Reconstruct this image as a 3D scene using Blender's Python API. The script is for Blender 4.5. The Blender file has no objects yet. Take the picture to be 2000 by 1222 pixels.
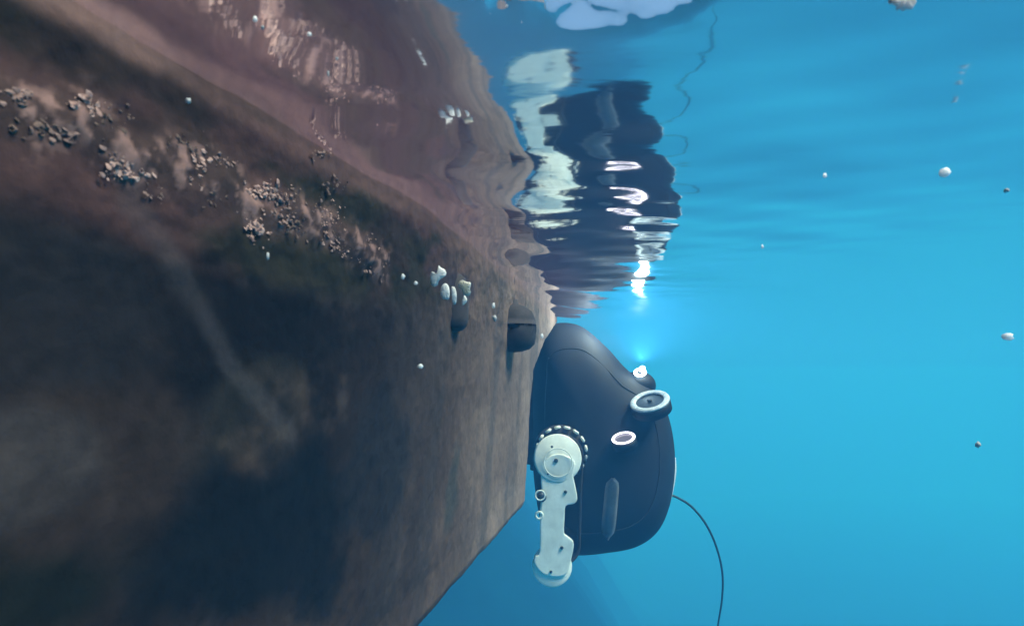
import bpy, bmesh, math, random
import numpy as np
from mathutils import Vector, Matrix, noise as mnoise
random.seed(7)
rng = np.random.default_rng(7)
R = math.radians
scene = bpy.context.scene
COL = scene.collection

# ------------------------------------------------------------------ camera
F = 1300.0                       # focal length in pixels of the 2000 px wide frame
CAM_Z = -0.22                    # the lens is 22 cm under the surface (z = 0)
PITCH = math.atan(112 / F)
cam_d = bpy.data.cameras.new("camera")
cam_d.sensor_width = 36.0
cam_d.lens = 36.0 * F / 2000.0
cam_d.dof.use_dof = True
cam_d.dof.focus_distance = 2.4
cam_d.dof.aperture_fstop = 14.0
cam_d.clip_start = 0.01
cam_d.clip_end = 500
cam = bpy.data.objects.new("camera", cam_d)
cam.location = (0, 0, CAM_Z)
cam.rotation_euler = (R(90) + PITCH, 0, 0)
COL.objects.link(cam)
scene.camera = cam

# ------------------------------------------------------------------ sky, sun, exposure
SUN_EL, SUN_AZ = R(56), R(112)     # azimuth clockwise from +Y: ahead of the camera, to the right
world = bpy.data.worlds.new("World")
scene.world = world
world.use_nodes = True
wn = world.node_tree.nodes
wl = world.node_tree.links
wn.clear()
w_out = wn.new("ShaderNodeOutputWorld")
w_bg = wn.new("ShaderNodeBackground")
w_sky = wn.new("ShaderNodeTexSky")
w_sky.sky_type = 'NISHITA'
w_sky.sun_disc = False
w_sky.sun_elevation = SUN_EL
w_sky.sun_rotation = SUN_AZ
w_sky.dust_density = 4.0
w_bg.inputs['Strength'].default_value = 0.14
wl.new(w_sky.outputs[0], w_bg.inputs['Color'])
wl.new(w_bg.outputs[0], w_out.inputs['Surface'])

sun_d = bpy.data.lights.new("sun", 'SUN')
sun_d.energy = 4.2
sun_d.angle = R(22)          # light spread by the rippled surface
sun_d.color = (1.0, 0.96, 0.9)
sun = bpy.data.objects.new("sun", sun_d)
sdir = Vector((math.sin(SUN_AZ) * math.cos(SUN_EL), math.cos(SUN_AZ) * math.cos(SUN_EL), math.sin(SUN_EL)))
sun.rotation_euler = sdir.to_track_quat('Z', 'Y').to_euler()
sun.location = (2, 4, 6)
COL.objects.link(sun)

scene.view_settings.view_transform = 'Standard'
scene.view_settings.look = 'None'
scene.view_settings.gamma = 1
scene.view_settings.use_curve_mapping = False
scene.view_settings.exposure = 0.32
scene.render.engine = 'CYCLES'
cy = scene.cycles
cy.max_bounces = 6
cy.diffuse_bounces = 2
cy.glossy_bounces = 3
cy.volume_bounces = 2
cy.transparent_max_bounces = 8
cy.caustics_refractive = False
cy.caustics_reflective = True
cy.use_denoising = True
cy.volume_step_rate = 4

# ------------------------------------------------------------------ helpers
def ray(px, py):
    cx, cyy = (px - 1000) / F, (611 - py) / F
    return Vector((cx, math.cos(PITCH) - math.sin(PITCH) * cyy, math.sin(PITCH) + math.cos(PITCH) * cyy))

def P(px, py, Y):
    "the point Y metres ahead of the lens that the photograph shows at px, py"
    d = ray(px, py)
    return Vector((0, 0, CAM_Z)) + d * (Y / d.y)

def link(name, bm_or_mesh, mat=None, parent=None, smooth=True):
    if isinstance(bm_or_mesh, bmesh.types.BMesh):
        me = bpy.data.meshes.new(name)
        bmesh.ops.recalc_face_normals(bm_or_mesh, faces=bm_or_mesh.faces)
        bm_or_mesh.to_mesh(me)
        bm_or_mesh.free()
    else:
        me = bm_or_mesh
    if smooth:
        me.polygons.foreach_set("use_smooth", [True] * len(me.polygons))
    o = bpy.data.objects.new(name, me)
    if mat: me.materials.append(mat)
    COL.objects.link(o)
    if parent:
        o.parent = parent
        o.matrix_parent_inverse = Matrix.Translation(parent.location).inverted()
    return o

def tag(o, label=None, cat=None, group=None, kind=None):
    if label: o['label'] = label
    if cat: o['category'] = cat
    if group: o['group'] = group
    if kind: o['kind'] = kind
    return o

def empty(name, loc, label, cat, group=None):
    o = bpy.data.objects.new(name, None)
    o.location = loc
    o.empty_display_size = 0.1
    COL.objects.link(o)
    return tag(o, label, cat, group)

def material(name, color=(.5, .5, .5), rough=0.5, metal=0.0, spec=0.5, emit=None, estr=0.0,
             noise=0.0, nscale=20.0, bump=0.0, bscale=60.0, color2=None):
    m = bpy.data.materials.new(name)
    m.use_nodes = True
    nt = m.node_tree
    b = nt.nodes['Principled BSDF']
    b.inputs['Roughness'].default_value = rough
    b.inputs['Metallic'].default_value = metal
    b.inputs['Specular IOR Level'].default_value = spec
    b.inputs['Base Color'].default_value = (*color, 1)
    tc = nt.nodes.new('ShaderNodeTexCoord')
    if noise > 0 or color2:
        n = nt.nodes.new('ShaderNodeTexNoise')
        n.inputs['Scale'].default_value = nscale
        n.inputs['Detail'].default_value = 6
        n.inputs['Roughness'].default_value = 0.65
        nt.links.new(tc.outputs['Object'], n.inputs['Vector'])
        r = nt.nodes.new('ShaderNodeValToRGB')
        r.color_ramp.elements[0].position = 0.35
        r.color_ramp.elements[1].position = 0.65
        c2 = color2 or tuple(c * (1 - noise) for c in color)
        r.color_ramp.elements[0].color = (*c2, 1)
        r.color_ramp.elements[1].color = (*color, 1)
        nt.links.new(n.outputs['Fac'], r.inputs['Fac'])
        nt.links.new(r.outputs['Color'], b.inputs['Base Color'])
    if bump > 0:
        n2 = nt.nodes.new('ShaderNodeTexNoise')
        n2.inputs['Scale'].default_value = bscale
        n2.inputs['Detail'].default_value = 5
        nt.links.new(tc.outputs['Object'], n2.inputs['Vector'])
        bp = nt.nodes.new('ShaderNodeBump')
        bp.inputs['Strength'].default_value = bump
        bp.inputs['Distance'].default_value = 0.0012
        nt.links.new(n2.outputs['Fac'], bp.inputs['Height'])
        nt.links.new(bp.outputs['Normal'], b.inputs['Normal'])
    if emit:
        b.inputs['Emission Color'].default_value = (*emit, 1)
        b.inputs['Emission Strength'].default_value = estr
    return m

def grid_mesh(name, V, nu, nv, cols=None):
    "V: (nu*nv, 3) array laid out u-major"
    me = bpy.data.meshes.new(name)
    i = np.arange(nu - 1)[:, None] * nv + np.arange(nv - 1)[None, :]
    faces = np.stack([i, i + nv, i + nv + 1, i + 1], -1).reshape(-1, 4)
    me.vertices.add(len(V)); me.vertices.foreach_set("co", V.astype(np.float32).ravel())
    me.loops.add(faces.size); me.loops.foreach_set("vertex_index", faces.astype(np.int32).ravel())
    me.polygons.add(len(faces))
    me.polygons.foreach_set("loop_start", np.arange(0, faces.size, 4, dtype=np.int32))
    me.polygons.foreach_set("loop_total", np.full(len(faces), 4, dtype=np.int32))
    me.update(calc_edges=True)
    if cols is not None:
        a = me.color_attributes.new("paint", 'FLOAT_COLOR', 'POINT')
        c4 = np.ones((len(V), 4), np.float32); c4[:, :3] = cols
        a.data.foreach_set("color", c4.ravel())
    return me

def vnoise(x, y, seed=0):
    xi, yi = np.floor(x).astype(np.int64), np.floor(y).astype(np.int64)
    xf, yf = x - xi, y - yi
    def h(a, b):
        n = (a * 374761393 + b * 668265263 + seed * 974711) & 0x7fffffff
        n = ((n ^ (n >> 13)) * 1274126177) & 0x7fffffff
        return ((n ^ (n >> 16)) & 0xffff) / 65535.0
    u, v = xf * xf * (3 - 2 * xf), yf * yf * (3 - 2 * yf)
    return (h(xi, yi) * (1 - u) + h(xi + 1, yi) * u) * (1 - v) + (h(xi, yi + 1) * (1 - u) + h(xi + 1, yi + 1) * u) * v

def fbm(x, y, oct=5, seed=0, gain=0.5):
    s, a, t = 0, 1, 0
    for k in range(oct):
        s = s + a * vnoise(x * 2 ** k + 13.7 * k, y * 2 ** k - 7.3 * k, seed + k); t += a; a *= gain
    return s / t

def sm(e0, e1, x):
    t = np.clip((x - e0) / (e1 - e0), 0, 1)
    return t * t * (3 - 2 * t)

def tube(pts, rad, name, mat, parent=None, ns=10, sub=8):
    bm = bmesh.new()
    pts = [np.array(p) for p in pts]
    P_ = []
    for i in range(len(pts) - 1):
        p0 = pts[max(i - 1, 0)]; p1 = pts[i]; p2 = pts[i + 1]; p3 = pts[min(i + 2, len(pts) - 1)]
        for t in np.arange(sub) / sub:
            P_.append(.5 * ((2 * p1) + (-p0 + p2) * t + (2 * p0 - 5 * p1 + 4 * p2 - p3) * t * t + (-p0 + 3 * p1 - 3 * p2 + p3) * t ** 3))
    P_.append(pts[-1])
    P_ = [Vector(p) for p in P_]
    rings = []
    for i, p in enumerate(P_):
        d = (P_[min(i + 1, len(P_) - 1)] - P_[max(i - 1, 0)]).normalized()
        q = d.to_track_quat('Z', 'Y')
        rings.append([bm.verts.new(p + q @ Vector((rad * math.cos(2 * math.pi * k / ns), rad * math.sin(2 * math.pi * k / ns), 0))) for k in range(ns)])
    for a_, b_ in zip(rings[:-1], rings[1:]):
        for k in range(ns): bm.faces.new((a_[k], a_[(k + 1) % ns], b_[(k + 1) % ns], b_[k]))
    bm.faces.new(rings[0][::-1]); bm.faces.new(rings[-1])
    return link(name, bm, mat, parent)

# ------------------------------------------------------------------ water: the body of it
hz = bpy.data.materials.new("sea_water_volume")
hz.use_nodes = True
hn = hz.node_tree.nodes; hl = hz.node_tree.links
hn.clear()
ho = hn.new('ShaderNodeOutputMaterial')
pv = hn.new('ShaderNodeVolumePrincipled')
pv.inputs['Color'].default_value = (0.062, 0.32, 0.78, 1)
pv.inputs['Absorption Color'].default_value = (0.05, 0.72, 0.95, 1)
pv.inputs['Density'].default_value = 0.075
pv.inputs['Anisotropy'].default_value = 0.0
hl.new(pv.outputs[0], ho.inputs['Volume'])
bm = bmesh.new()
bmesh.ops.create_cube(bm, size=1)
haze = link("haze", bm, hz, smooth=False)
haze.scale = (90, 90, 16.1)
haze.location = (0, 20, -5.55)          # from -13.6 to +2.5
tag(haze, "blue green sea water that fades far things", None, None, 'stuff')

# seabed far below, lost in the blue
mb = material("seabed_mud", (0.003, 0.034, 0.034), 1.0, spec=0, noise=0.4, nscale=0.6)
n = 140
gx, gy = np.meshgrid(np.linspace(-44, 44, n), np.linspace(-24, 64, n), indexing='ij')
gz = -12.0 + 0.7 * (fbm(gx * .15, gy * .15, 4, 3) - .5)
gz = gz + 9.7 * sm(7.5, -2.0, gx + 1.5 * (fbm(gx * .3, gy * .3, 3, 8) - .5)) * sm(1.0, 12.0, gy)      # added unseen rise that darkens the water low beside the boat
sb = link("seabed", grid_mesh("seabed", np.stack([gx, gy, gz], -1).reshape(-1, 3), n, n), mb)
tag(sb, kind='structure')

# ------------------------------------------------------------------ water surface seen from below
WN = 880
WSEED = 24
REFL_VEIL = 0.050
SL = (.016, .028, .010)
wrng = np.random.default_rng(WSEED)
u = np.linspace(-1, 1, WN)
wx = 0.22 * np.sinh(6.3 * u)
wy = 0.22 * np.sinh(6.3 * u) + 0.55
X, Y = np.meshgrid(wx, wy, indexing='ij')
Z = np.zeros_like(X)
waves = []
for k in range(26):
    lam = 0.09 * (1.17 ** k) if k < 14 else .8 * (1.25 ** (k - 14))
    ang = wrng.uniform(0, math.pi)
    slope = SL[0] if lam < .13 else (SL[1] if lam < .30 else (SL[2] if lam < .8 else 0.0022))
    waves.append((lam, ang, slope * lam / (2 * math.pi), wrng.uniform(0, 6.28)))
dist = np.sqrt(X ** 2 + (Y - .4) ** 2)
calm = 1 - .80 * sm(.22, .75, X - .08 * Y)           # the robot only stirs the water near the hull
for lam, ang, amp, ph in waves:
    fade = np.exp(-(dist * 0.05 / lam) ** 2)      # the grid gets coarse far away
    kx, ky = math.cos(ang) * 2 * math.pi / lam, math.sin(ang) * 2 * math.pi / lam
    Z += amp * fade * calm * np.sin(kx * X + ky * Y + ph)
Z += .036 * (Y - .53) * np.exp(-((Y - .53) / .19) ** 2) * np.exp(-((X - .12) / .32) ** 2)     # a low swell added to stretch the robot's reflection upwards
# steep little wavelets that open windows onto the sky, close above the lens
def surf_pt(px, py):
    d = ray(px, py); t = -CAM_Z / d.z
    return d.x * t, d.y * t
for (px, py, sx, sy, a) in ((1140, 14, .024, .022, .0140), (1292, 2, .020, .018, .0115), (1215, -40, .02, .02, .009),
                            (985, 12, .007, .009, .0040), (1050, -14, .016, .014, .008), (1400, -90, .03, .02, .009)):
    cx0, cy0 = surf_pt(px, py)
    qx = X + .030 * (fbm(X * 26, Y * 26, 3, 91) - .5); qy = Y + .030 * (fbm(X * 26 + 9, Y * 26, 3, 92) - .5)
    q = ((qx - cx0) / sx) ** 2 + ((qy - cy0) / sy) ** 2
    wob = 1 + .5 * (fbm(X * 60, Y * 60, 3, 5) - .5)
    Z += a * np.exp(-q * wob)
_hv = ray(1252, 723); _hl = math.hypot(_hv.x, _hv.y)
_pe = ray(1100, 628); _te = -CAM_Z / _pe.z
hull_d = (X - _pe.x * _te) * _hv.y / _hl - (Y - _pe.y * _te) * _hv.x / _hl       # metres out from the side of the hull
refl_veil = (1 - sm(.10, .27 + .15 * (1 - sm(.42, .62, Y)), hull_d + .09 * (fbm(X * 5, Y * 5, 4, 61) - .5))) * (.45 + 1.1 * (fbm(X * 7 + 3, Y * 4, 5, 62)))  # painted veil that lightens the mirrored hull, fading with distance from it
refl_veil = refl_veil * (1 - .35 * sm(.75, 1.6, Y)) * sm(-.1, .2, Y + .5) + .10
fcol = np.repeat(np.clip(refl_veil, 0, 1.3).reshape(-1, 1), 3, 1)
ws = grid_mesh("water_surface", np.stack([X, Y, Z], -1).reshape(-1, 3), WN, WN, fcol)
wm = bpy.data.materials.new("rippled_water_surface")
wm.use_nodes = True
nn = wm.node_tree.nodes; nl = wm.node_tree.links
nn.clear()
o_ = nn.new('ShaderNodeOutputMaterial')
mix = nn.new('ShaderNodeMixShader')
gl = nn.new('ShaderNodeBsdfGlossy'); gl.inputs['Roughness'].default_value = 0.055
gl.inputs['Color'].default_value = (0.97, 0.98, 1, 1)
tr = nn.new('ShaderNodeBsdfTransparent')
fr = nn.new('ShaderNodeFresnel'); fr.inputs['IOR'].default_value = 1.33
tcw = nn.new('ShaderNodeTexCoord')
mp = nn.new('ShaderNodeMapping'); mp.inputs['Scale'].default_value = (0.7, 1.6, 1)
nz = nn.new('ShaderNodeTexNoise'); nz.inputs['Scale'].default_value = 15; nz.inputs['Detail'].default_value = 3
nz.inputs['Roughness'].default_value = .45
bpw = nn.new('ShaderNodeBump'); bpw.inputs['Strength'].default_value = 1.0; bpw.inputs['Distance'].default_value = 0.0004
nl.new(tcw.outputs['Object'], mp.inputs['Vector']); nl.new(mp.outputs[0], nz.inputs['Vector'])
nl.new(nz.outputs['Fac'], bpw.inputs['Height'])
nl.new(bpw.outputs[0], gl.inputs['Normal']); nl.new(bpw.outputs[0], fr.inputs['Normal'])
nl.new(fr.outputs[0], mix.inputs[0]); nl.new(tr.outputs[0], mix.inputs[1]); nl.new(gl.outputs[0], mix.inputs[2])
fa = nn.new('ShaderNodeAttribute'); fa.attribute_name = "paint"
fm = nn.new('ShaderNodeMath'); fm.operation = 'MULTIPLY'; fm.inputs[1].default_value = REFL_VEIL
tl = nn.new('ShaderNodeBsdfTranslucent'); tl.inputs['Color'].default_value = (.62, .33, .42, 1)     # mauve haze of the hull's reflection, painted into the surface
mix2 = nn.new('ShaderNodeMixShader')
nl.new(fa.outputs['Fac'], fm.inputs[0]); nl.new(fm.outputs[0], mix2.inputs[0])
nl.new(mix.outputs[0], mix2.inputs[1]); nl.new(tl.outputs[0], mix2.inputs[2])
nl.new(mix2.outputs[0], o_.inputs['Surface'])
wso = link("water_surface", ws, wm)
tag(wso, kind='structure')

# ------------------------------------------------------------------ the boat
d0 = ray(1100, 628); t0 = -CAM_Z / d0.z
P0 = Vector((0, 0, CAM_Z)) + d0 * t0                       # where the end of the hull meets the surface
hv = ray(1252, 723); hdir = Vector((hv.x, hv.y, 0)).normalized()
hnrm = Vector((hdir.y, -hdir.x, 0))                         # out of the hull, towards open water

WL = []
for px_, py_ in ((235, 64), (844, 420), (895, 465), (947, 503), (1015, 554), (1050, 592), (1094, 632)):
    d_ = ray(px_, py_); p_ = Vector((0, 0, CAM_Z)) + d_ * (-CAM_Z / d_.z)
    WL.append(((p_ - P0).dot(hdir), (p_ - P0).dot(hnrm)))
WL = [(-6, WL[0][1])] + WL + [(.1, 0)]
wls = np.array([w[0] for w in WL]); wlo = np.array([w[1] for w in WL])
kk = np.linspace(-6, .1, 600); ko = np.interp(kk, wls, wlo); ko = np.convolve(np.pad(ko, 12, mode='edge'), np.ones(25) / 25, 'valid')
def bulge(s, z):
    "the gentle swell of the hull near the waterline (a plan curve)"
    return np.interp(s, kk, ko) * np.clip(1 + z / .55, 0, 1)

def hull_sz(px, py):
    "where on the flat side of the hull (s along it, z) the photograph shows px, py"
    d = ray(px, py); o = Vector((0, 0, CAM_Z))
    b = 0.0
    for _ in range(8):
        t = ((P0 - o).dot(hnrm) + b) / d.dot(hnrm)
        p = o + d * t
        b = float(bulge((p - P0).dot(hdir), p.z))
    return (p - P0).dot(hdir), p.z
sC, zC = hull_sz(1030, 985)
DRAFT = -zC
boat = empty("boat", (P0.x - hnrm.x * .9 - hdir.x * 2, P0.y - hnrm.y * .9 - hdir.y * 2, -DRAFT),
             "fouled mauve brown boat hull filling the left side of the water", "boat")
TOP = 1.2      # freeboard
EDGE = [(TOP, .25), (0.0, 0.0)] + [(hull_sz(px, py)[1], hull_sz(px, py)[0]) for px, py in
        ((1066, 665), (1046, 720), (1038, 800), (1033, 900), (1030, 985))]
EDGE.sort()
ez = np.array([e[0] for e in EDGE]); es = np.array([e[1] for e in EDGE])
PALE = (hull_sz(470, 800)[0], hull_sz(1000, 800)[0])
BELT = [hull_sz(*p) for p in ((0, 205), (70, 230), (160, 225), (240, 300), (330, 320), (430, 335), (490, 395), (560, 410), (640, 440), (700, 485), (740, 515))]
BS = np.array([b_[0] for b_ in BELT]); BZ = np.array([b_[1] for b_ in BELT]); o_s = np.argsort(BS); BS = BS[o_s]; BZ = BZ[o_s]
NS, NZ = 1100, 330
us = np.linspace(0, 1, NS)
s_un = -6 + (6) * np.where(us < .12, us / .12 * (3.2 / 6), 3.2 / 6 + (us - .12) / .88 * (2.8 / 6))
zz = np.concatenate([np.linspace(-DRAFT, 0.02, 300), np.linspace(0.03, TOP, 30)])
S, ZZ = np.meshgrid(s_un, zz, indexing='ij')
end = np.interp(ZZ, ez, es)
S = S + end * sm(-1.2, 0, S)
base = np.array([P0.x, P0.y])
hd = np.array([hdir.x, hdir.y]); hnm = np.array([hnrm.x, hnrm.y])
# relief: gentle plating waves, fouled band under the waterline, chine rounding
rough_band = sm(-.20, -.12, ZZ) * (1 - sm(-.03, 0.0, ZZ))
bz = np.interp(S, BS, BZ)
crust = np.exp(-((ZZ - bz) / .017) ** 2) * sm(.40, .56, fbm(S * 7, ZZ * 9, 4, 71)) * (1 - sm(hull_sz(735, 520)[0], hull_sz(800, 560)[0], S))
grit = fbm(S * 75, ZZ * 75, 3, 72, .7)
rel = .0045 * crust * (.3 + grit) + .010 * (fbm(S * 1.3, ZZ * 2, 3, 11) - .5) + (.010 * fbm(S * 22, ZZ * 26, 5, 12) - .004) * rough_band \
    + .0035 * (fbm(S * 40, ZZ * 40, 4, 14) - .5)
chine = .16 * np.clip((ZZ + DRAFT) / .05, 0, 1)
inset = -.012 * (1 - np.sqrt(np.clip((ZZ + DRAFT) / .02, 0, 1))) - .006 * fbm(S * 9, ZZ * 5, 4, 81) * (1 - sm(.0, .12, ZZ + DRAFT))
endround = -.022 * sm(-.06, 0.0, S - end) ** 2
off = rel + inset + endround + bulge(S, ZZ)
# paint and growth colours (linear base colours)
def C(r, g, b): return np.array([r, g, b])[None, None, :]
def mixc(a, b, f): return a * (1 - f[..., None]) + b * f[..., None]
n1 = fbm(S * 3, ZZ * 5, 6, 21); n2 = fbm(S * 9, ZZ * 11, 6, 22, .6); n3 = fbm(S * 1.1, ZZ * 1.5, 3, 23); n4 = 0
col = C(.030, .021, .018) + 0 * S[..., None]                      # dark antifouling
col = mixc(col, C(.008, .008, .009), sm(.38, .58, n1))
col = mixc(col, C(.060, .045, .040), sm(.55, .75, n2) * .6)
slime = sm(-.15, -.115, ZZ + .05 * (n1 - .5))                      # brown weedy belt under the waterline
col = mixc(col, mixc(C(.030, .020, .017) + 0 * S[..., None], C(.022, .021, .014), sm(.4, .6, n2)), slime * .95)
red = sm(.5, .62, fbm(S * 5, ZZ * 14, 5, 31)) * slime
col = mixc(col, C(.085, .042, .040), red * .6)
pale = sm(*PALE, S + .9 * (n3 - .5) + .25 * (n1 - .5)) * (1 - slime * .8 * (1 - sm(hull_sz(820, 420)[0], hull_sz(930, 480)[0], S)))     # less fouled paint towards the end of the hull
col = mixc(col, C(.155, .098, .078), np.clip(pale * (.8 + .9 * (n2 - .5)), 0, 1))
wedge = sm(hull_sz(860, 440)[0], hull_sz(1010, 560)[0], S + .25 * (n3 - .5)) * (1 - .5 * sm(.45, .62, n1))
col = mixc(col, C(.27, .19, .150), wedge * .75)
streak = sm(.46, .70, fbm(S * 7, ZZ * 1.2, 4, 41))
col = mixc(col, C(.045, .050, .055), streak * pale * .55)
boot = sm(-.026, -.010, ZZ + .03 * (n2 - .5)) * (.35 + .65 * (1 - sm(hull_sz(235, 64)[0], hull_sz(420, 170)[0], S))) * (.7 + .6 * (n1 - .5))
col = mixc(col, C(.30, .17, .14), boot * .85)
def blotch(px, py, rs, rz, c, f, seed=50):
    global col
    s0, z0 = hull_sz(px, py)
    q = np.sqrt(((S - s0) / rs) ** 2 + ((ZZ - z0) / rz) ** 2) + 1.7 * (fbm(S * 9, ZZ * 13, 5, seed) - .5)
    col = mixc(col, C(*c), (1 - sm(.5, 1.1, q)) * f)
blotch(545, 830, .10, .055, (.14, .09, .065), .5)
blotch(480, 790, .10, .045, (.05, .045, .035), .3, 51)
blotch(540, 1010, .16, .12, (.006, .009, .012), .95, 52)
blotch(740, 920, .10, .10, (.016, .018, .022), .7, 53)
blotch(120, 620, .10, .05, (.016, .016, .018), .7, 55)
blotch(60, 900, .05, .03, (.05, .05, .055), .25, 56)
blotch(900, 560, .16, .02, (.035, .035, .05), .6, 57)
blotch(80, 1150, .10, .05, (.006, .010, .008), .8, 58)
blotch(880, 960, .05, .10, (.05, .055, .05), .7, 59)
for _x,_y,_a,_b,_k in ((20,190,.016,.010,.8),(70,245,.016,.010,.6),(165,215,.018,.010,.9),(240,320,.020,.014,.8),(300,300,.02,.012,.7),(380,330,.022,.012,.9),(430,320,.02,.010,.7),(500,400,.035,.016,.9),(560,410,.035,.012,.9),(635,440,.05,.013,.9),(700,485,.06,.012,.9)):
    blotch(_x, _y, _a * 1.5, _b * 1.4, (.13, .072, .062), _k * .5, int(_x))
col = mixc(col, mixc(C(.060, .038, .033) + 0 * S[..., None], C(.30, .175, .15), sm(.48, .68, grit)), np.clip(crust * 1.2, 0, .85))
# pale scrape running down the side
pts = [hull_sz(*p) for p in ((262, 395), (320, 480), (365, 560), (415, 640), (450, 720), (520, 790), (570, 850))]
dmin = np.full(S.shape, 9.0)
for (a0, b0), (a1, b1) in zip(pts[:-1], pts[1:]):
    vx, vy = a1 - a0, b1 - b0
    t = np.clip(((S - a0) * vx + (ZZ - b0) * vy) / (vx * vx + vy * vy), 0, 1)
    dmin = np.minimum(dmin, np.hypot(S - a0 - t * vx, ZZ - b0 - t * vy))
col = mixc(col, C(.13, .115, .12), (1 - sm(.001, .014, dmin + .024 * (n2 - .5))) * .17)
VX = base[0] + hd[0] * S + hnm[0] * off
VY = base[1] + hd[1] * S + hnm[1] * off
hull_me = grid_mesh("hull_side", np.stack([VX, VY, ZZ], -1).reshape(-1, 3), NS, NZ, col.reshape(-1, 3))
hm = bpy.data.materials.new("fouled_hull_paint")
hm.use_nodes = True
nt = hm.node_tree; b = nt.nodes['Principled BSDF']
at = nt.nodes.new('ShaderNodeAttribute'); at.attribute_name = "paint"
tcn = nt.nodes.new('ShaderNodeTexCoord')
nA = nt.nodes.new('ShaderNodeTexNoise'); nA.inputs['Scale'].default_value = 38; nA.inputs['Detail'].default_value = 7
nA.inputs['Roughness'].default_value = .7
nt.links.new(tcn.outputs['Object'], nA.inputs['Vector'])
rA = nt.nodes.new('ShaderNodeMapRange'); rA.inputs['From Min'].default_value = .3; rA.inputs['From Max'].default_value = .7
rA.inputs['To Min'].default_value = .78; rA.inputs['To Max'].default_value = 1.22
nt.links.new(nA.outputs['Fac'], rA.inputs['Value'])
mm = nt.nodes.new('ShaderNodeVectorMath'); mm.operation = 'SCALE'
nt.links.new(at.outputs['Color'], mm.inputs[0]); nt.links.new(rA.outputs[0], mm.inputs['Scale'])
nt.links.new(mm.outputs[0], b.inputs['Base Color'])
b.inputs['Roughness'].default_value = .8
b.inputs['Specular IOR Level'].default_value = .04
bB = nt.nodes.new('ShaderNodeBump'); bB.inputs['Strength'].default_value = .5; bB.inputs['Distance'].default_value = .004
nt.links.new(nA.outputs['Fac'], bB.inputs['Height']); nt.links.new(bB.outputs[0], b.inputs['Normal'])
link("hull_side", hull_me, hm, boat)

plain_hull = material("plain_hull_paint", (.10, .085, .075), .7, noise=.5, nscale=8, bump=.3)
# the rest of the hull: bottom, far side, end face, deck (closes the body behind the side)
def hp(s, w, z):
    p = P0 + hdir * s - hnrm * w
    return Vector((p.x, p.y, z))
bm = bmesh.new()
zs = sorted(set([-DRAFT] + list(np.linspace(-DRAFT, TOP, 40))))
rows = []
for z in zs:
    e = float(np.interp(z, ez, es))
    i0 = .022
    bul = 0.0
    rows.append([bm.verts.new(hp(e + .10 * math.sin(math.pi * k / 12) , i0 + (1.75 - i0) * k / 12, z)) for k in range(13)])
for a_, b_ in zip(rows[:-1], rows[1:]):
    for k in range(12):
        bm.faces.new((a_[k], a_[k + 1], b_[k + 1], b_[k]))
link("transom", bm, plain_hull, boat)
bm = bmesh.new()
def sheet(bm, q, n1=8, n2=8):
    g = [[bm.verts.new(q[0].lerp(q[1], i / n1).lerp(q[3].lerp(q[2], i / n1), j / n2)) for j in range(n2 + 1)] for i in range(n1 + 1)]
    for i in range(n1):
        for j in range(n2):
            bm.faces.new((g[i][j], g[i + 1][j], g[i + 1][j + 1], g[i][j + 1]))
eB = float(es[0])
sheet(bm, [hp(-6, .02, -DRAFT), hp(eB, .02, -DRAFT), hp(eB, 1.75, -DRAFT), hp(-6, 1.75, -DRAFT)])
link("hull_bottom", bm, plain_hull, boat)
bm = bmesh.new()
sheet(bm, [hp(-6, 1.75, -DRAFT), hp(eB, 1.75, -DRAFT), hp(.25, 1.75, TOP), hp(-6, 1.75, TOP)])
link("far_side", bm, plain_hull, boat)
bm = bmesh.new()
sheet(bm, [hp(-6, 0, TOP), hp(.25, 0, TOP), hp(.25, 1.75, TOP), hp(-6, 1.75, TOP)])
link("deck", bm, plain_hull, boat)

# barnacle growth along the side
shell_m = material("barnacle_shell", (.62, .40, .34), .8, noise=.5, nscale=120, color2=(.30, .17, .14), bump=.4, bscale=300)
shell_m3 = material("weed_tuft", (.20, .12, .10), .9, noise=.5, nscale=120, color2=(.10, .065, .05))
shell_m2 = material("barnacle_shell_dull", (.30, .19, .165), .8, noise=.5, nscale=120, color2=(.17, .10, .085), bump=.4, bscale=300)
def barnacle(bm, c, nrm, r, h):
    "an open cone with a ragged rim"
    q = nrm.to_track_quat('Z', 'Y')
    nseg = 9
    prof = ((1.0, 0), (.8, .45), (.52, 1.0), (.36, .92), (.28, .45), (.0, .4))
    ph = random.uniform(0, 6)
    rings = []
    for i, (rr, hh) in enumerate(prof):
        if rr == 0: rings.append([bm.verts.new(c + q @ Vector((0, 0, hh * h)))]); continue
        rings.append([bm.verts.new(c + q @ Vector((rr * r * (1 + .18 * math.sin(3 * a + ph)) * math.cos(a), rr * r * (1 + .2 * math.cos(2 * a + ph)) * math.sin(a),
                      hh * h * (1 + .25 * math.sin(4 * a + ph * 2) * (hh > .5))))) for a in [2 * math.pi * k / nseg for k in range(nseg)]])
    for i in range(len(rings) - 2):
        for k in range(nseg):
            bm.faces.new((rings[i][k], rings[i][(k + 1) % nseg], rings[i + 1][(k + 1) % nseg], rings[i + 1][k]))
    for k in range(nseg):
        bm.faces.new((rings[-2][k], rings[-2][(k + 1) % nseg], rings[-1][0]))
def on_hull(px, py):
    s, z = hull_sz(px, py)
    return P0 + hdir * s + hnrm * float(bulge(s, z)) + Vector((0, 0, z)), s
spots = []
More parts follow.
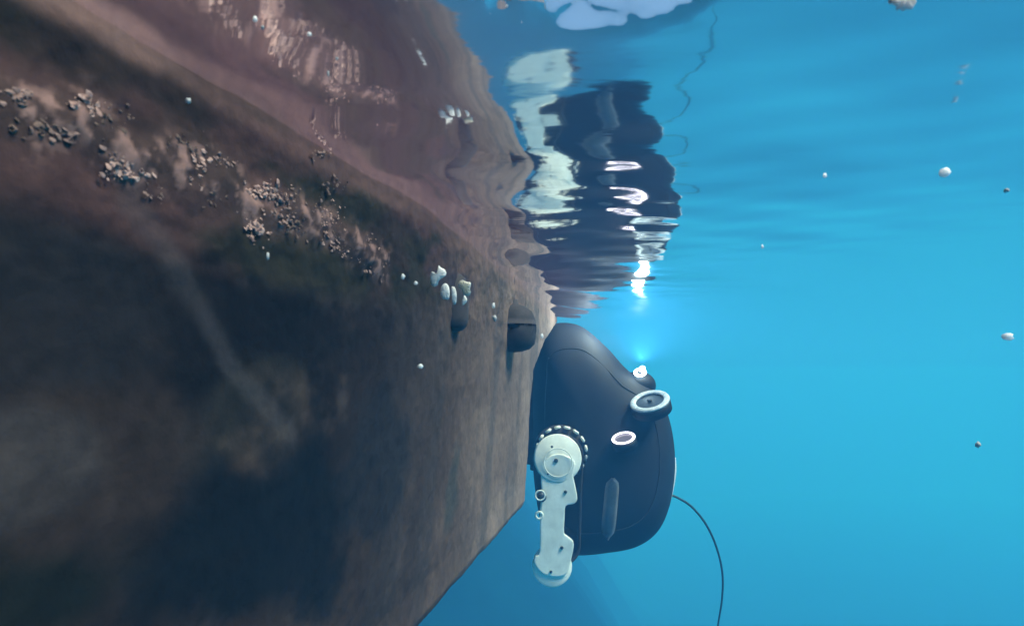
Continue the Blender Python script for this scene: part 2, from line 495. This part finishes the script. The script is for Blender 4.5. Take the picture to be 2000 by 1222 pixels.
def ragged(bm, c, r):
    "a torn bit of weed or shell: a thin crumpled sheet standing off the hull"
    n = 8
    ax = (hnrm + Vector((random.gauss(0, .25), random.gauss(0, .25), .3 + random.gauss(0, .25)))).normalized()
    q = ax.to_track_quat('Z', 'Y'); sx = random.uniform(.4, 1.0)
    sd = random.random() * 90
    def ring(f, dz):
        out = []
        for k in range(n):
            a = 2 * math.pi * k / n
            w = r * f * (1 + .7 * mnoise.noise(Vector((math.cos(a) * 2, math.sin(a) * 2, sd))))
            out.append(bm.verts.new(c + q @ Vector((w * math.cos(a), w * sx * math.sin(a), dz + r * .35 * mnoise.noise(Vector((math.cos(a) * 1.5, math.sin(a) * 1.5, sd + 9)))))))
        return out
    t_, o_, b_ = ring(.6, r * .14), ring(1, 0), ring(.6, -r * .14)
    for A, B in ((t_, o_), (o_, b_)):
        for k in range(n): bm.faces.new((A[k], A[(k + 1) % n], B[(k + 1) % n], B[k]))
    bm.faces.new(t_); bm.faces.new(b_)
# cluster centres along the belt: px, py, spread along, spread down, count, size, brightness
CL = [(20, 190, 22, 12, 7, .006, 1), (70, 245, 26, 14, 8, .005, 2), (165, 215, 22, 12, 14, .005, 0), (130, 260, 16, 12, 8, .004, 1), (225, 300, 14, 18, 10, .004, 1),
      (250, 330, 20, 14, 14, .005, 0), (300, 300, 26, 14, 14, .004, 2), (300, 375, 10, 12, 8, .003, 1), (350, 290, 22, 12, 10, .004, 2),
      (380, 330, 14, 16, 16, .005, 0), (430, 320, 10, 10, 9, .004, 1), (400, 385, 18, 12, 9, .004, 2), (480, 395, 14, 16, 20, .004, 0),
      (510, 372, 20, 8, 16, .004, 0), (545, 385, 16, 10, 14, .004, 1), (495, 445, 10, 14, 12, .005, 0), (560, 420, 20, 10, 14, .004, 1),
      (580, 440, 14, 14, 12, .004, 2), (600, 415, 14, 10, 12, .004, 1), (635, 430, 14, 16, 22, .003, 0), (650, 465, 14, 12, 16, .004, 1), (670, 480, 14, 10, 20, .003, 0),
      (700, 470, 16, 10, 16, .003, 1), (715, 490, 12, 10, 14, .003, 0), (735, 525, 10, 10, 12, .004, 1), (650, 360, 12, 8, 6, .004, 2), (625, 300, 8, 6, 5, .004, 1), (200, 240, 20, 16, 10, .004, 2)]
for px, py, sx_, sy_, cnt, size, kind in CL:
    c0, s = on_hull(px, py)
    dd = (c0 - cam.location).length
    bm = bmesh.new()
    for j in range(int(cnt * 5)):
        c, s = on_hull(px + random.gauss(0, sx_ * 1.15), py + random.gauss(0, sy_ * 1.0))
        ragged(bm, c + hnrm * random.uniform(.0005, .003), size * (.10 + .62 * random.random() ** 2.0))
    for j in range(cnt // 4):
        c, s = on_hull(px + random.gauss(0, sx_ * .8), py + random.gauss(0, sy_ * .8))
        barnacle(bm, c + hnrm * .001, (hnrm + Vector((random.gauss(0, .3), random.gauss(0, .3), random.gauss(0, .3)))).normalized(), size * .55, size * .6)
    link("barnacle_cluster", bm, (shell_m, shell_m2, shell_m3)[kind], boat, smooth=False)

# ------------------------------------------------------------------ fenders hanging against the hull
rub = material("black_rubber", (.045, .038, .040), .85, noise=.4, nscale=30, color2=(.020, .018, .020), bump=.25, bscale=80)
rope_m = material("wet_rope", (.12, .11, .10), .9, noise=.4, nscale=200)
def fender(pxc, py_bot, width_px, gap, label, L_):
    # find the depth at which a fender of that width touches the hull
    s, z = hull_sz(pxc, py_bot)
    ph = P0 + hdir * s
    Yd = ph.y
    for _ in range(6):
        r = width_px * .5 / F * Yd
        q = P(pxc, py_bot, Yd)
        dist_h = (Vector((q.x, q.y, 0)) - Vector((P0.x, P0.y, 0))).dot(hnrm)
        Yd += (dist_h - (r * .62 + gap)) * 1.6
    q = P(pxc, py_bot, Yd)
    root = empty("fender", (q.x, q.y, q.z), label, "fender")
    prof = [(0, 0), (.35, .03), (.7, .14), (.92, .36), (1, .75), (1.0, 1.2), (1, L_ - 1.1), (.96, L_ - .75), (.8, L_ - .42), (.5, L_ - .2), (.2, L_ - .1), (.16, L_ + .1), (0, L_ + .1)]
    bm = bmesh.new(); ns = 28; rings = []
    for rr, hh in prof:
        z_ = q.z + hh * r
        if rr == 0: rings.append([bm.verts.new((q.x, q.y, z_))]); continue
        rings.append([bm.verts.new((q.x + rr * r * math.cos(a), q.y + rr * r * math.sin(a), z_)) for a in [2 * math.pi * k / ns for k in range(ns)]])
    for a_, b_ in zip(rings[:-1], rings[1:]):
        for k in range(ns):
            k2 = (k + 1) % ns
            if len(a_) == 1: bm.faces.new((a_[0], b_[k], b_[k2]))
            elif len(b_) == 1: bm.faces.new((a_[k], a_[k2], b_[0]))
            else: bm.faces.new((a_[k], a_[k2], b_[k2], b_[k]))
    link("fender_body", bm, rub, root)
    bm = bmesh.new()
    bmesh.ops.create_cone(bm, segments=10, radius1=.003, radius2=.003, depth=.5, cap_ends=True,
                          matrix=Matrix.Translation((q.x, q.y, q.z + L_ * r + .25)))
    link("rope", bm, rope_m, root)
    return root
fender(877, 650, 76, 0.004, "smaller black rubber fender on the hull behind the white flakes", 3.3)
fender(1003, 688, 90, 0.004, "larger black rubber fender near the end of the hull beside the robot", 2.2)

# ------------------------------------------------------------------ the robot
RY = 2.95
ctr = P(1178, 880, RY)
robot = empty("underwater_robot", tuple(P(1178, 1080, RY)), "black hull cleaning robot with a white side arm at the end of the boat", "robot")
blk = material("black_shell", (.012, .014, .022), .62, spec=.35, noise=.3, nscale=6, bump=.06, bscale=12)
white = material("white_plastic", (.92, .93, .84), .5, noise=.22, nscale=14, bump=.1, bscale=40)
grey = material("grey_plastic", (.20, .24, .28), .35, noise=.3, nscale=20)
metal = material("dark_steel", (.10, .11, .12), .35, metal=.7, noise=.3, nscale=60)
lampm = material("lamp_glass", (.9, .95, 1), .3, emit=(.78, .95, 1.0), estr=14.0)
lampm2 = material("pinkish_lamp_ring", (.9, .9, 1), .3, emit=(1.0, .86, 1.0), estr=2.6)
cupm = material("dark_cup", (.05, .07, .09), .4, noise=.5, nscale=50)
lensm = material("lamp_lens_glass", (.10, .09, .12), .2, emit=(1.0, .8, 1.0), estr=.08)
ringm = material("white_ring", (.68, .74, .76), .45, noise=.4, nscale=60, color2=(.35, .42, .46))

def catmull(pts, n=10):
    out = []
    N = len(pts)
    for i in range(N):
        p0, p1, p2, p3 = (np.array(pts[(i + k - 1) % N], float) for k in range(4))
        for t in np.arange(n) / n:
            out.append(.5 * ((2 * p1) + (-p0 + p2) * t + (2 * p0 - 5 * p1 + 4 * p2 - p3) * t * t + (-p0 + 3 * p1 - 3 * p2 + p3) * t ** 3))
    return out
SH = [(1046, 652), (1080, 632), (1132, 636), (1184, 678), (1225, 722), (1272, 752), (1300, 800), (1314, 860), (1316, 920), (1306, 985),
      (1282, 1036), (1240, 1066), (1180, 1078), (1120, 1082), (1076, 1070), (1052, 1000), (1040, 900), (1036, 780), (1040, 700)]
sh_px = catmull(SH, 6)
cpx = (1178, 880)
T = .20
def shell_depth(r): return T * (1 - min(r, 1) ** 3.2) ** .55
bm = bmesh.new()
Nr = 26
loops = {}
for side in (-1, 1):
    prev = None
    for i in range(Nr + 1):
        r = math.sin(i / Nr * math.pi / 2)
        if side == 1 and i == Nr: cur = loops['rim']
        elif i == 0:
            c = P(*cpx, RY); cur = [bm.verts.new((c.x, RY + side * T, c.z))]
        else:
            cur = []
            for (px, py) in sh_px:
                q = P(cpx[0] + (px - cpx[0]) * r, cpx[1] + (py - cpx[1]) * r, RY)
                cur.append(bm.verts.new((q.x, RY + side * shell_depth(r) * (1 if side < 0 else 1.15), q.z)))
        if side == -1 and i == Nr: loops['rim'] = cur
        if prev:
            n_ = len(cur)
            for k in range(n_):
                k2 = (k + 1) % n_
                if len(prev) == 1: bm.faces.new((prev[0], cur[k], cur[k2]))
                else: bm.faces.new((prev[k], prev[k2], cur[k2], cur[k]))
        prev = cur
link("shell", bm, blk, robot)
# seam where the two halves of the shell meet, and a front panel line
def seam(scale, name):
    pts_ = []
    for px, py in sh_px[::3]:
        p_, n_ = shell_pt(cpx[0] + (px - cpx[0]) * scale, cpx[1] + (py - cpx[1]) * scale, .001)
        pts_.append(p_)
    pts_.append(pts_[0])
    return tube(pts_, .002, name, seam_m, robot, 6, 3)
seam_m = material("seam_groove", (.02, .024, .03), .7)
sh_arr = np.array(sh_px)
def shell_pt(px, py, lift=0.0):
    "point and normal on the front of the shell under the pixel (x, z taken in the plane RY)"
    def at_(px, py):
        a = math.atan2(py - cpx[1], px - cpx[0])
        angs = np.arctan2(sh_arr[:, 1] - cpx[1], sh_arr[:, 0] - cpx[0])
        k = int(np.argmin(np.abs(np.angle(np.exp(1j * (angs - a))))))
        rr = math.hypot(px - cpx[0], py - cpx[1]) / math.hypot(sh_arr[k, 0] - cpx[0], sh_arr[k, 1] - cpx[1])
        q = P(px, py, RY)
        return Vector((q.x, RY - shell_depth(rr), q.z))
    # correct for the front being nearer: iterate the pixel
    qx, qy = px, py
    for _ in range(5):
        p = at_(qx, qy)
        t = P(px, py, p.y)
        e = P(qx, qy, p.y)
        p2 = P(px, py, p.y)
        qx += (p2.x - p.x) * F / RY; qy -= (p2.z - p.z) * F / RY
    p = at_(qx, qy)
    a1 = at_(qx + 12, qy); a2 = at_(qx, qy + 12)
    nrm = (a1 - p).cross(a2 - p).normalized()
    if nrm.y > 0: nrm = -nrm
    return p + nrm * lift, nrm

def torus(bm, c, nrm, R1, r2, n1=40, n2=12, sq=1.0, rot=0.0):
    q = nrm.to_track_quat('Z', 'Y')
    rings = []
    for i in range(n1):
        a = 2 * math.pi * i / n1
        ring = []
        for j in range(n2):
            b_ = 2 * math.pi * j / n2
            rr = R1 + r2 * math.cos(b_)
            v = Vector((rr * math.cos(a), rr * math.sin(a) * sq, r2 * .5 * math.sin(b_)))
            v = Matrix.Rotation(rot, 3, 'Z') @ v
            ring.append(bm.verts.new(c + q @ v))
        rings.append(ring)
    for i in range(n1):
        for j in range(n2):
            bm.faces.new((rings[i][j], rings[(i + 1) % n1][j], rings[(i + 1) % n1][(j + 1) % n2], rings[i][(j + 1) % n2]))
def disc(bm, c, nrm, rad, h, n=32, bev=.15):
    q = nrm.to_track_quat('Z', 'Y')
    prof = [(0, -h), (rad, -h), (rad, h * (1 - bev * 2)), (rad * (1 - bev * .5), h), (0, h)]
    rings = []
    for rr, zz_ in prof:
        if rr == 0: rings.append([bm.verts.new(c + q @ Vector((0, 0, zz_)))])
        else: rings.append([bm.verts.new(c + q @ Vector((rr * math.cos(2 * math.pi * k / n), rr * math.sin(2 * math.pi * k / n), zz_))) for k in range(n)])
    for a_, b_ in zip(rings[:-1], rings[1:]):
        for k in range(n):
            k2 = (k + 1) % n
            if len(a_) == 1: bm.faces.new((a_[0], b_[k], b_[k2]))
            elif len(b_) == 1: bm.faces.new((a_[k], a_[k2], b_[0]))
            else: bm.faces.new((a_[k], a_[k2], b_[k2], b_[k]))

UPN = Vector((-.35, -.55, -.75)).normalized()
def ellipse_ring(px, py, wpx, hpx, rot, name, mat, thick, lift=.012, label=None):
    "a flat round ring whose tilt gives the ellipse wpx x hpx in the view"
    c, nr = shell_pt(px, py, lift)
    sc_ = c.y / F
    R1 = wpx * .5 * sc_
    tilt = math.acos(min(1, hpx / wpx))
    # normal: facing the camera tipped back about the ellipse's long axis
    nv = Vector((0, -1, 0))
    ax = Vector((math.cos(rot), 0, math.sin(rot)))
    nv = Matrix.Rotation(tilt, 3, ax) @ nv
    if nv.z < 0: nv = Matrix.Rotation(-2 * tilt, 3, ax) @ nv
    bm = bmesh.new()
    torus(bm, c, nv, R1 - thick * .5, thick * .5)
    o = link(name, bm, mat, robot)
    return o, c, nv, R1
seam(.80, "panel_seam")
# thruster ring
o_r, c_, nv_, R1_ = ellipse_ring(1254, 790, 78, 32, R(18), "thruster_ring", ringm, .026, .056)
bm = bmesh.new(); disc(bm, c_ - nv_ * .014, nv_, R1_ * .98, .010); link("thruster_cup", bm, cupm, o_r)
bm = bmesh.new(); disc(bm, c_ - nv_ * .026, nv_, R1_ * 1.0, .020); link("thruster_duct", bm, blk, robot)
bm = bmesh.new(); disc(bm, c_ + nv_ * .004, nv_, .010, .004); link("thruster_hub", bm, metal, o_r)
# lower lamp ring
o_l, c2_, nv2_, R2_ = ellipse_ring(1213, 853, 46, 17, R(15), "lamp_ring", lampm2, .011, .046)
bm = bmesh.new(); disc(bm, c2_ - nv2_ * .006, nv2_, R2_ * .80, .002); link("lamp_lens", bm, lensm, o_l)
bm = bmesh.new(); disc(bm, c2_ - nv2_ * .022, nv2_, R2_ * 1.05, .016); link("lamp_housing", bm, blk, robot)
# upper lamp on its dome
c3 = P(1250, 727, 2.86)
bm = bmesh.new()
bmesh.ops.create_uvsphere(bm, u_segments=32, v_segments=20, radius=.075, matrix=Matrix.Translation(P(1247, 752, 2.93)) @ Matrix.Diagonal((1, 1, .82, 1)))
link("lamp_dome", bm, blk, robot)
bm = bmesh.new()
nv3 = Vector((-.15, -.62, .77)).normalized()
torus(bm, c3, nv3, .020, .0075, 28, 10)
lt = link("top_lamp", bm, lampm, robot)
bm = bmesh.new()
bmesh.ops.create_uvsphere(bm, u_segments=16, v_segments=10, radius=.014, matrix=Matrix.Translation(c3 + Vector((.010, 0, .014))))
link("bulb", bm, lampm, lt)
pl = bpy.data.lights.new("lamp_light", 'SPOT'); pl.energy = 60; pl.color = (.80, .95, 1); pl.shadow_soft_size = .02
pl.spot_size = R(172); pl.spot_blend = 1.0
plo = bpy.data.objects.new("lamp_light", pl); plo.location = c3 + Vector((0, -.02, .045)); COL.objects.link(plo)
plo.rotation_euler = Vector((.1, -.15, 1)).to_track_quat('-Z', 'Y').to_euler()

# white side arm: flat plate with flared ends, in front of the shell
AY = 2.70
arm_px = [(1059, 905), (1058, 955), (1057, 975), (1055, 1010), (1054.5, 1076), (1046, 1086), (1044, 1100), (1060, 1120), (1086, 1126), (1106, 1121),
          (1113, 1103), (1119.5, 1075), (1120, 1058), (1109, 1048), (1102, 1040), (1103, 1010), (1105, 988), (1120, 984), (1127, 977),
          (1127, 965), (1122, 940), (1119.5, 925), (1122, 900), (1089, 886)]
def plate(px_list, Yf, th, bev=.005):
    bm = bmesh.new()
    f = bm.faces.new([bm.verts.new(P(x, y, Yf)) for x, y in px_list])
    bm.faces.ensure_lookup_table()
    r = bmesh.ops.extrude_face_region(bm, geom=[f])
    vs = [v for v in r['geom'] if isinstance(v, bmesh.types.BMVert)]
    bmesh.ops.translate(bm, verts=vs, vec=(0, th, 0))
    bmesh.ops.recalc_face_normals(bm, faces=bm.faces)
    eds = [e for e in bm.edges if len(e.link_faces) == 2 and e.calc_face_angle(0) > .9]
    bmesh.ops.bevel(bm, geom=eds, offset=bev, segments=2, affect='EDGES', profile=.6)
    return bm
arm = link("side_arm", plate(catmull(arm_px, 3), AY, .03), white, robot, smooth=False)
V0 = Vector((0, -1, 0))
bm = bmesh.new(); disc(bm, P(1089, 894, AY + .02), Vector((.05, -1, .10)).normalized(), 46 / F * AY, .014, 48, .1); link("arm_disc", bm, white, arm)
bm = bmesh.new(); disc(bm, P(1078, 1104, AY + .028), Vector((0, -1, .12)).normalized(), 38 / F * AY, .014, 40, .1); link("arm_foot", bm, white, arm)
bm = bmesh.new(); torus(bm, P(1090, 903, AY - .006), V0, 27 / F * AY, .0022, 40, 8); link("arm_rib", bm, white, arm)
for (x, y, r) in ((1086, 899, 5.2), (1104.6, 960, 4), (1097.4, 1069, 4), (1076, 1116, 3.5), (1070, 925, 2.5), (1078, 872, 3)):
    bm = bmesh.new(); disc(bm, P(x, y, AY - .002), V0, r * .8 / F * AY, .0025, 12); link("bolt", bm, metal, arm)
bm = bmesh.new(); disc(bm, P(1057, 969, AY - .02), V0, 10 / F * AY, .02, 24, .3); kn = link("roller_knob", bm, metal, robot)
bm = bmesh.new(); torus(bm, P(1055, 967, AY - .04), V0, 9 / F * AY, .003, 24, 8); link("roller_rim", bm, white, kn)
bm = bmesh.new(); torus(bm, P(1053, 1006, AY), V0, 6.5 / F * AY, .005, 24, 8); link("eyelet", bm, white, arm)
# drive wheel with pale pads behind the arm disc
wc = P(1095, 880, AY + .10)
bm = bmesh.new(); disc(bm, wc, V0, 51 / F * wc.y, .045, 48, .12); wheel = link("drive_wheel", bm, rub, robot)
for k in range(16):
    a = 2 * math.pi * (k + .4) / 16
    if not (-.3 < a < 3.3): pass
    rr = 47 / F * wc.y
    pc = wc + Vector((rr * math.cos(a), -.047, rr * math.sin(a)))
    bm = bmesh.new()
    bmesh.ops.create_cube(bm, size=1, matrix=Matrix.Translation(pc) @ Matrix.Rotation(-(a - math.pi / 2), 4, 'Y') @ Matrix.Diagonal((.028, .012, .012, 1)))
    bmesh.ops.bevel(bm, geom=list(bm.edges), offset=.003, segments=2, affect='EDGES')
    link("tread_pad", bm, grey if a > 3.4 else white, wheel)
# axles that carry the arm
for (x, y) in ((1089, 894), (1080, 1060)):
    bm = bmesh.new(); p = P(x, y, AY + .15); disc(bm, p, V0, .03, .11, 20); link("axle", bm, metal, robot)
# lower roller behind the arm foot, reaching below the shell
bm = bmesh.new(); disc(bm, P(1095, 1062, AY + .12), V0, 38 / F * AY, .04, 36, .12); link("idler_wheel", bm, rub, robot)
# rubber belt that runs round both wheels behind the arm
bm = bmesh.new()
ca, cb = P(1097, 884, AY + .11), P(1097, 1058, AY + .11); ra, rb = 40 / F * AY, 34 / F * AY
path = []
for k in range(15): a = math.pi * k / 14; path.append(Vector((ca.x + ra * math.cos(a), 0, ca.z + ra * math.sin(a))))
for k in range(1, 8): path.append(path[14].lerp(Vector((cb.x - rb, 0, cb.z)), k / 8))
for k in range(15): a = math.pi + math.pi * k / 14; path.append(Vector((cb.x + rb * math.cos(a), 0, cb.z + rb * math.sin(a))))
for k in range(1, 8): path.append(Vector((cb.x + rb, 0, cb.z)).lerp(path[0], k / 8))
vv = []
mid = (ca + cb) / 2; mid.y = 0
for p_ in path:
    i_ = p_ + (mid - p_).normalized() * .012
    vv.append([bm.verts.new((q_.x, ca.y + dy, q_.z)) for q_, dy in ((p_, -.07), (p_, .09), (i_, .09), (i_, -.07))])
for k in range(len(vv)):
    A_, B_ = vv[k], vv[(k + 1) % len(vv)]
    for j in range(4): bm.faces.new((A_[j], A_[(j + 1) % 4], B_[(j + 1) % 4], B_[j]))
link("track_belt", bm, rub, robot)
# brush drum between shell and hull
bm = bmesh.new()
p = P(1066, 800, 2.98)
bmesh.ops.create_cone(bm, segments=32, radius1=.10, radius2=.10, depth=.52, cap_ends=True, matrix=Matrix.Translation(p))
bmesh.ops.bevel(bm, geom=[e for e in bm.edges if e.calc_face_angle(0) > 1], offset=.03, segments=4, affect='EDGES')
link("brush_drum", bm, rub, robot)
# pale grab rail down the side of the shell
rail = []
bm = bmesh.new()
cols_ = []
for i in range(13):
    y = 932 + (1050 - 932) * i / 12
    w = 11 * (1 - abs((i - 6) / 6.0) ** 6) ** .5 + 3
    row = []
    for dx in (-1, -.5, 0, .5, 1):
        pt, nr = shell_pt(1197 - .09 * (y - 932) + dx * w, y, .012 * (1 - dx * dx) + .002)
        row.append(bm.verts.new(pt))
    cols_.append(row)
for a_, b_ in zip(cols_[:-1], cols_[1:]):
    for k in range(4): bm.faces.new((a_[k], a_[k + 1], b_[k + 1], b_[k]))
r_ = bmesh.ops.solidify(bm, geom=list(bm.faces), thickness=.01)
link("grab_rail", bm, grey, robot)
# white clip at the right edge that holds the cable
clip = tube([P(1317, 893, RY - .01), P(1318, 920, RY - .012), P(1314, 948, RY - .014), P(1309, 972, RY - .016)], .0065, "cable_clip", material("white_clip", (.85, .87, .86), .4), robot)
cable = tube([P(*q) for q in ((1309, 966, 2.95), (1325, 972, 2.95), (1352, 990, 3.0), (1380, 1025, 3.1), (1400, 1070, 3.25), (1411, 1120, 3.4), (1410, 1170, 3.6), (1402, 1222, 3.8),
                              (1394, 1290, 4.0), (1400, 1400, 4.3), (1440, 1560, 4.6), (1500, 1750, 5.0))],
             .0052, "tether_cable", material("dark_cable", (.03, .08, .095), .8, noise=.3, nscale=60))
tag(cable, "thin dark cable curving down from the white clip on the robot", "cable")

# ------------------------------------------------------------------ flakes and specks drifting in the water
flake_m = material("white_flake", (.80, .80, .76), .7, noise=.35, nscale=150, bump=.5, bscale=250)
flake_o = material("olive_flake", (.42, .40, .30), .8, noise=.4, nscale=150, bump=.5, bscale=250)
speck_m = material("pale_speck", (.92, .94, .94), .6)
speck_m.node_tree.nodes['Principled BSDF'].inputs['Subsurface Weight'].default_value = 1.0
speck_m.node_tree.nodes['Principled BSDF'].inputs['Subsurface Radius'].default_value = (.02, .02, .02)
speck_m.node_tree.nodes['Principled BSDF'].inputs['Subsurface Scale'].default_value = 1.0
pink_m = material("pink_flake", (.72, .50, .46), .7, noise=.3, nscale=80)
for m_ in (flake_m, flake_o, pink_m):
    b_ = m_.node_tree.nodes['Principled BSDF']; b_.inputs['Subsurface Weight'].default_value = .8; b_.inputs['Subsurface Radius'].default_value = (.02, .02, .02); b_.inputs['Subsurface Scale'].default_value = 1.0
def flake(name, outline, Yc, th, mat, label, cat="debris", group=None, tilt=0.0):
    pts = catmull(outline, 5)
    cx = sum(p[0] for p in pts) / len(pts); cyy = sum(p[1] for p in pts) / len(pts)
    c = P(cx, cyy, Yc)
    bm = bmesh.new()
    rim = []
    nR = 4
    def mk(side):
        rings = [[bm.verts.new(c + Vector((0, side * th, 0)))]]
        for i in range(1, nR):
            r = i / nR
            rings.append([bm.verts.new(P(cx + (x - cx) * r, cyy + (y - cyy) * r, Yc) + Vector((0, side * th * (1 - r * r) ** .5 + th * .6 * math.sin(x * .9 + y * .7) * r + tilt * (x - cx) * r / F, 0))) for x, y in pts])
        return rings
    rim = [bm.verts.new(P(x, y, Yc) + Vector((0, th * .6 * math.sin(x * .9 + y * .7) + tilt * (x - cx) / F, 0))) for x, y in pts]
    for side in (-1, 1):
        rg = mk(side) + [rim]
        for a_, b_ in zip(rg[:-1], rg[1:]):
            n_ = len(b_)
            for k in range(n_):
                k2 = (k + 1) % n_
                if len(a_) == 1: bm.faces.new((a_[0], b_[k], b_[k2]))
                else: bm.faces.new((a_[k], a_[k2], b_[k2], b_[k]))
    o = link(name, bm, mat)
    # origin at the flake
    o.data.transform(Matrix.Translation(-c)); o.location = c
    return tag(o, label, cat, group)
def s5(l): return [(800 + x / 5.09, 480 + y / 5.09) for x, y in l]
FY = .88
flake("flake", s5([(205, 290), (225, 255), (262, 270), (278, 235), (290, 195), (312, 215), (355, 240), (362, 290), (320, 322), (290, 350), (275, 390), (238, 408), (203, 365)]), FY, .0022, flake_m,
      "largest notched white flake, upper left of the flakes by the hull", group="white flakes drifting by the fender")
flake("flake", s5([(318, 405), (352, 370), (385, 395), (398, 450), (395, 515), (370, 535), (325, 520), (304, 470)]), FY, .0022, flake_m,
      "broad oval white flake in the middle of the flakes by the hull", group="white flakes drifting by the fender")
flake("flake", s5([(415, 420), (432, 402), (455, 425), (468, 490), (462, 570), (435, 580), (418, 520)]), FY + .01, .0018, flake_m,
      "narrow upright white flake right of the broad oval one", group="white flakes drifting by the fender")
flake("flake", s5([(478, 385), (500, 350), (525, 340), (560, 355), (610, 370), (600, 430), (610, 460), (590, 495), (540, 490), (520, 440), (490, 415)]), FY + .03, .0020, flake_o,
      "olive beige ragged flake at the right of the white flakes", group="white flakes drifting by the fender")
flake("flake", s5([(530, 520), (545, 490), (572, 535), (555, 570), (530, 590), (520, 570)]), FY + .02, .0014, flake_m,
      "small pointed white flake under the olive beige flake", group="white flakes drifting by the fender")
flake("flake", [(1712, 22), (1735, -6), (1775, -26), (1812, -24), (1806, -4), (1770, 16), (1735, 28)], .345, .003, pink_m,
      "pale pink flake just under the surface in the upper right corner", tilt=.3)

def speck(px, py, w, h, Y_, mat, label):
    if py < 700: Y_ = min(Y_, .93 * 2 * .22 * F / (723 + 723 - py))      # stays under the surface
    c = P(px, py, Y_)
    bm = bmesh.new()
    bmesh.ops.create_icosphere(bm, subdivisions=2, radius=1)
    sd = random.random() * 50
    for v in bm.verts:
        v.co *= 1 + .55 * mnoise.noise(v.co * 1.6 + Vector((sd, 0, 0)))
        v.co.x *= w * .5 / F * Y_; v.co.z *= h * .5 / F * Y_; v.co.y *= (w + h) * .22 / F * Y_
    o = link("speck", bm, mat)
    o.location = c
    return tag(o, label, "speck", "specks drifting in the water")
SP = [(498, 38, 11, 11, 0.71, "brightest white speck before the reddish reflection at the top"),
      (513, 54, 7, 8, 0.72, "dull speck just below the brightest one at the top"),
      (604, 67, 9, 8, 0.73, "white speck right of the brightest one at the top"),
      (641, 144, 4, 12, 0.80, "thin upright speck before the mauve reflection"),
      (658, 115, 6, 6, 0.80, "faint speck before the mauve reflection, above the thin upright one"),
      (1845, 337, 17, 22, .9, "star shaped white speck in open water at the right"),
      (1611, 343, 6, 11, .9, "tiny pale speck left of the star shaped one"),
      (1489, 482, 5, 8, .9, "tiny pale speck in open water right of the mirrored robot"),
      (1969, 657, 20, 16, .8, "round cream speck at the right edge of the open water"),
      (1910, 868, 10, 12, 1.3, "faint bluish speck low in the open water at the right"),
      (1966, 372, 11, 9, 1.6, "faint bluish smudge right of the star shaped speck"),
      (821, 715, 11, 9, .9, "white speck on the dark side below the smaller fender"),
      (649, 712, 5, 5, .8, "pinpoint speck left of the one below the smaller fender"),
      (587, 628, 6, 6, 1.05, "pinpoint speck below the end of the barnacle belt"),
      (241, 1126, 8, 14, 0.75, "grey speck low in the dark corner of the hull"),
      (420, 1028, 12, 12, 0.85, "blurred grey speck in the darkest part of the hull"),
      (787, 540, 7, 12, .9, "small white speck left of the largest flake"),
      (812, 553, 7, 8, .9, "tiny white speck just left of the largest flake"),
      (964, 597, 6, 10, 1.3, "white speck at the upper left of the larger fender"),
      (966, 621, 9, 11, 1.3, "grey white speck at the left side of the larger fender"),
      (1058, 656, 6, 9, 1.5, "white speck between the larger fender and the robot"),
      (523, 500, 5, 18, 0.95, "thin slanted speck under the barnacle belt"),
      (368, 197, 11, 12, 0.85, "dull speck above the barnacle belt"),
      (990, 12, 5, 5, 0.95, "tiny speck beside the sky glints at the top")]
specks_dull = material("dull_speck", (.5, .5, .5), .8, noise=.3, nscale=300)
for (x, y, w, h, Y_, lab) in SP:
    dull = any(k in lab for k in ("dull", "faint", "grey", "blurred", "thin"))
    speck(x, y, w, h, Y_, specks_dull if dull else speck_m, lab)
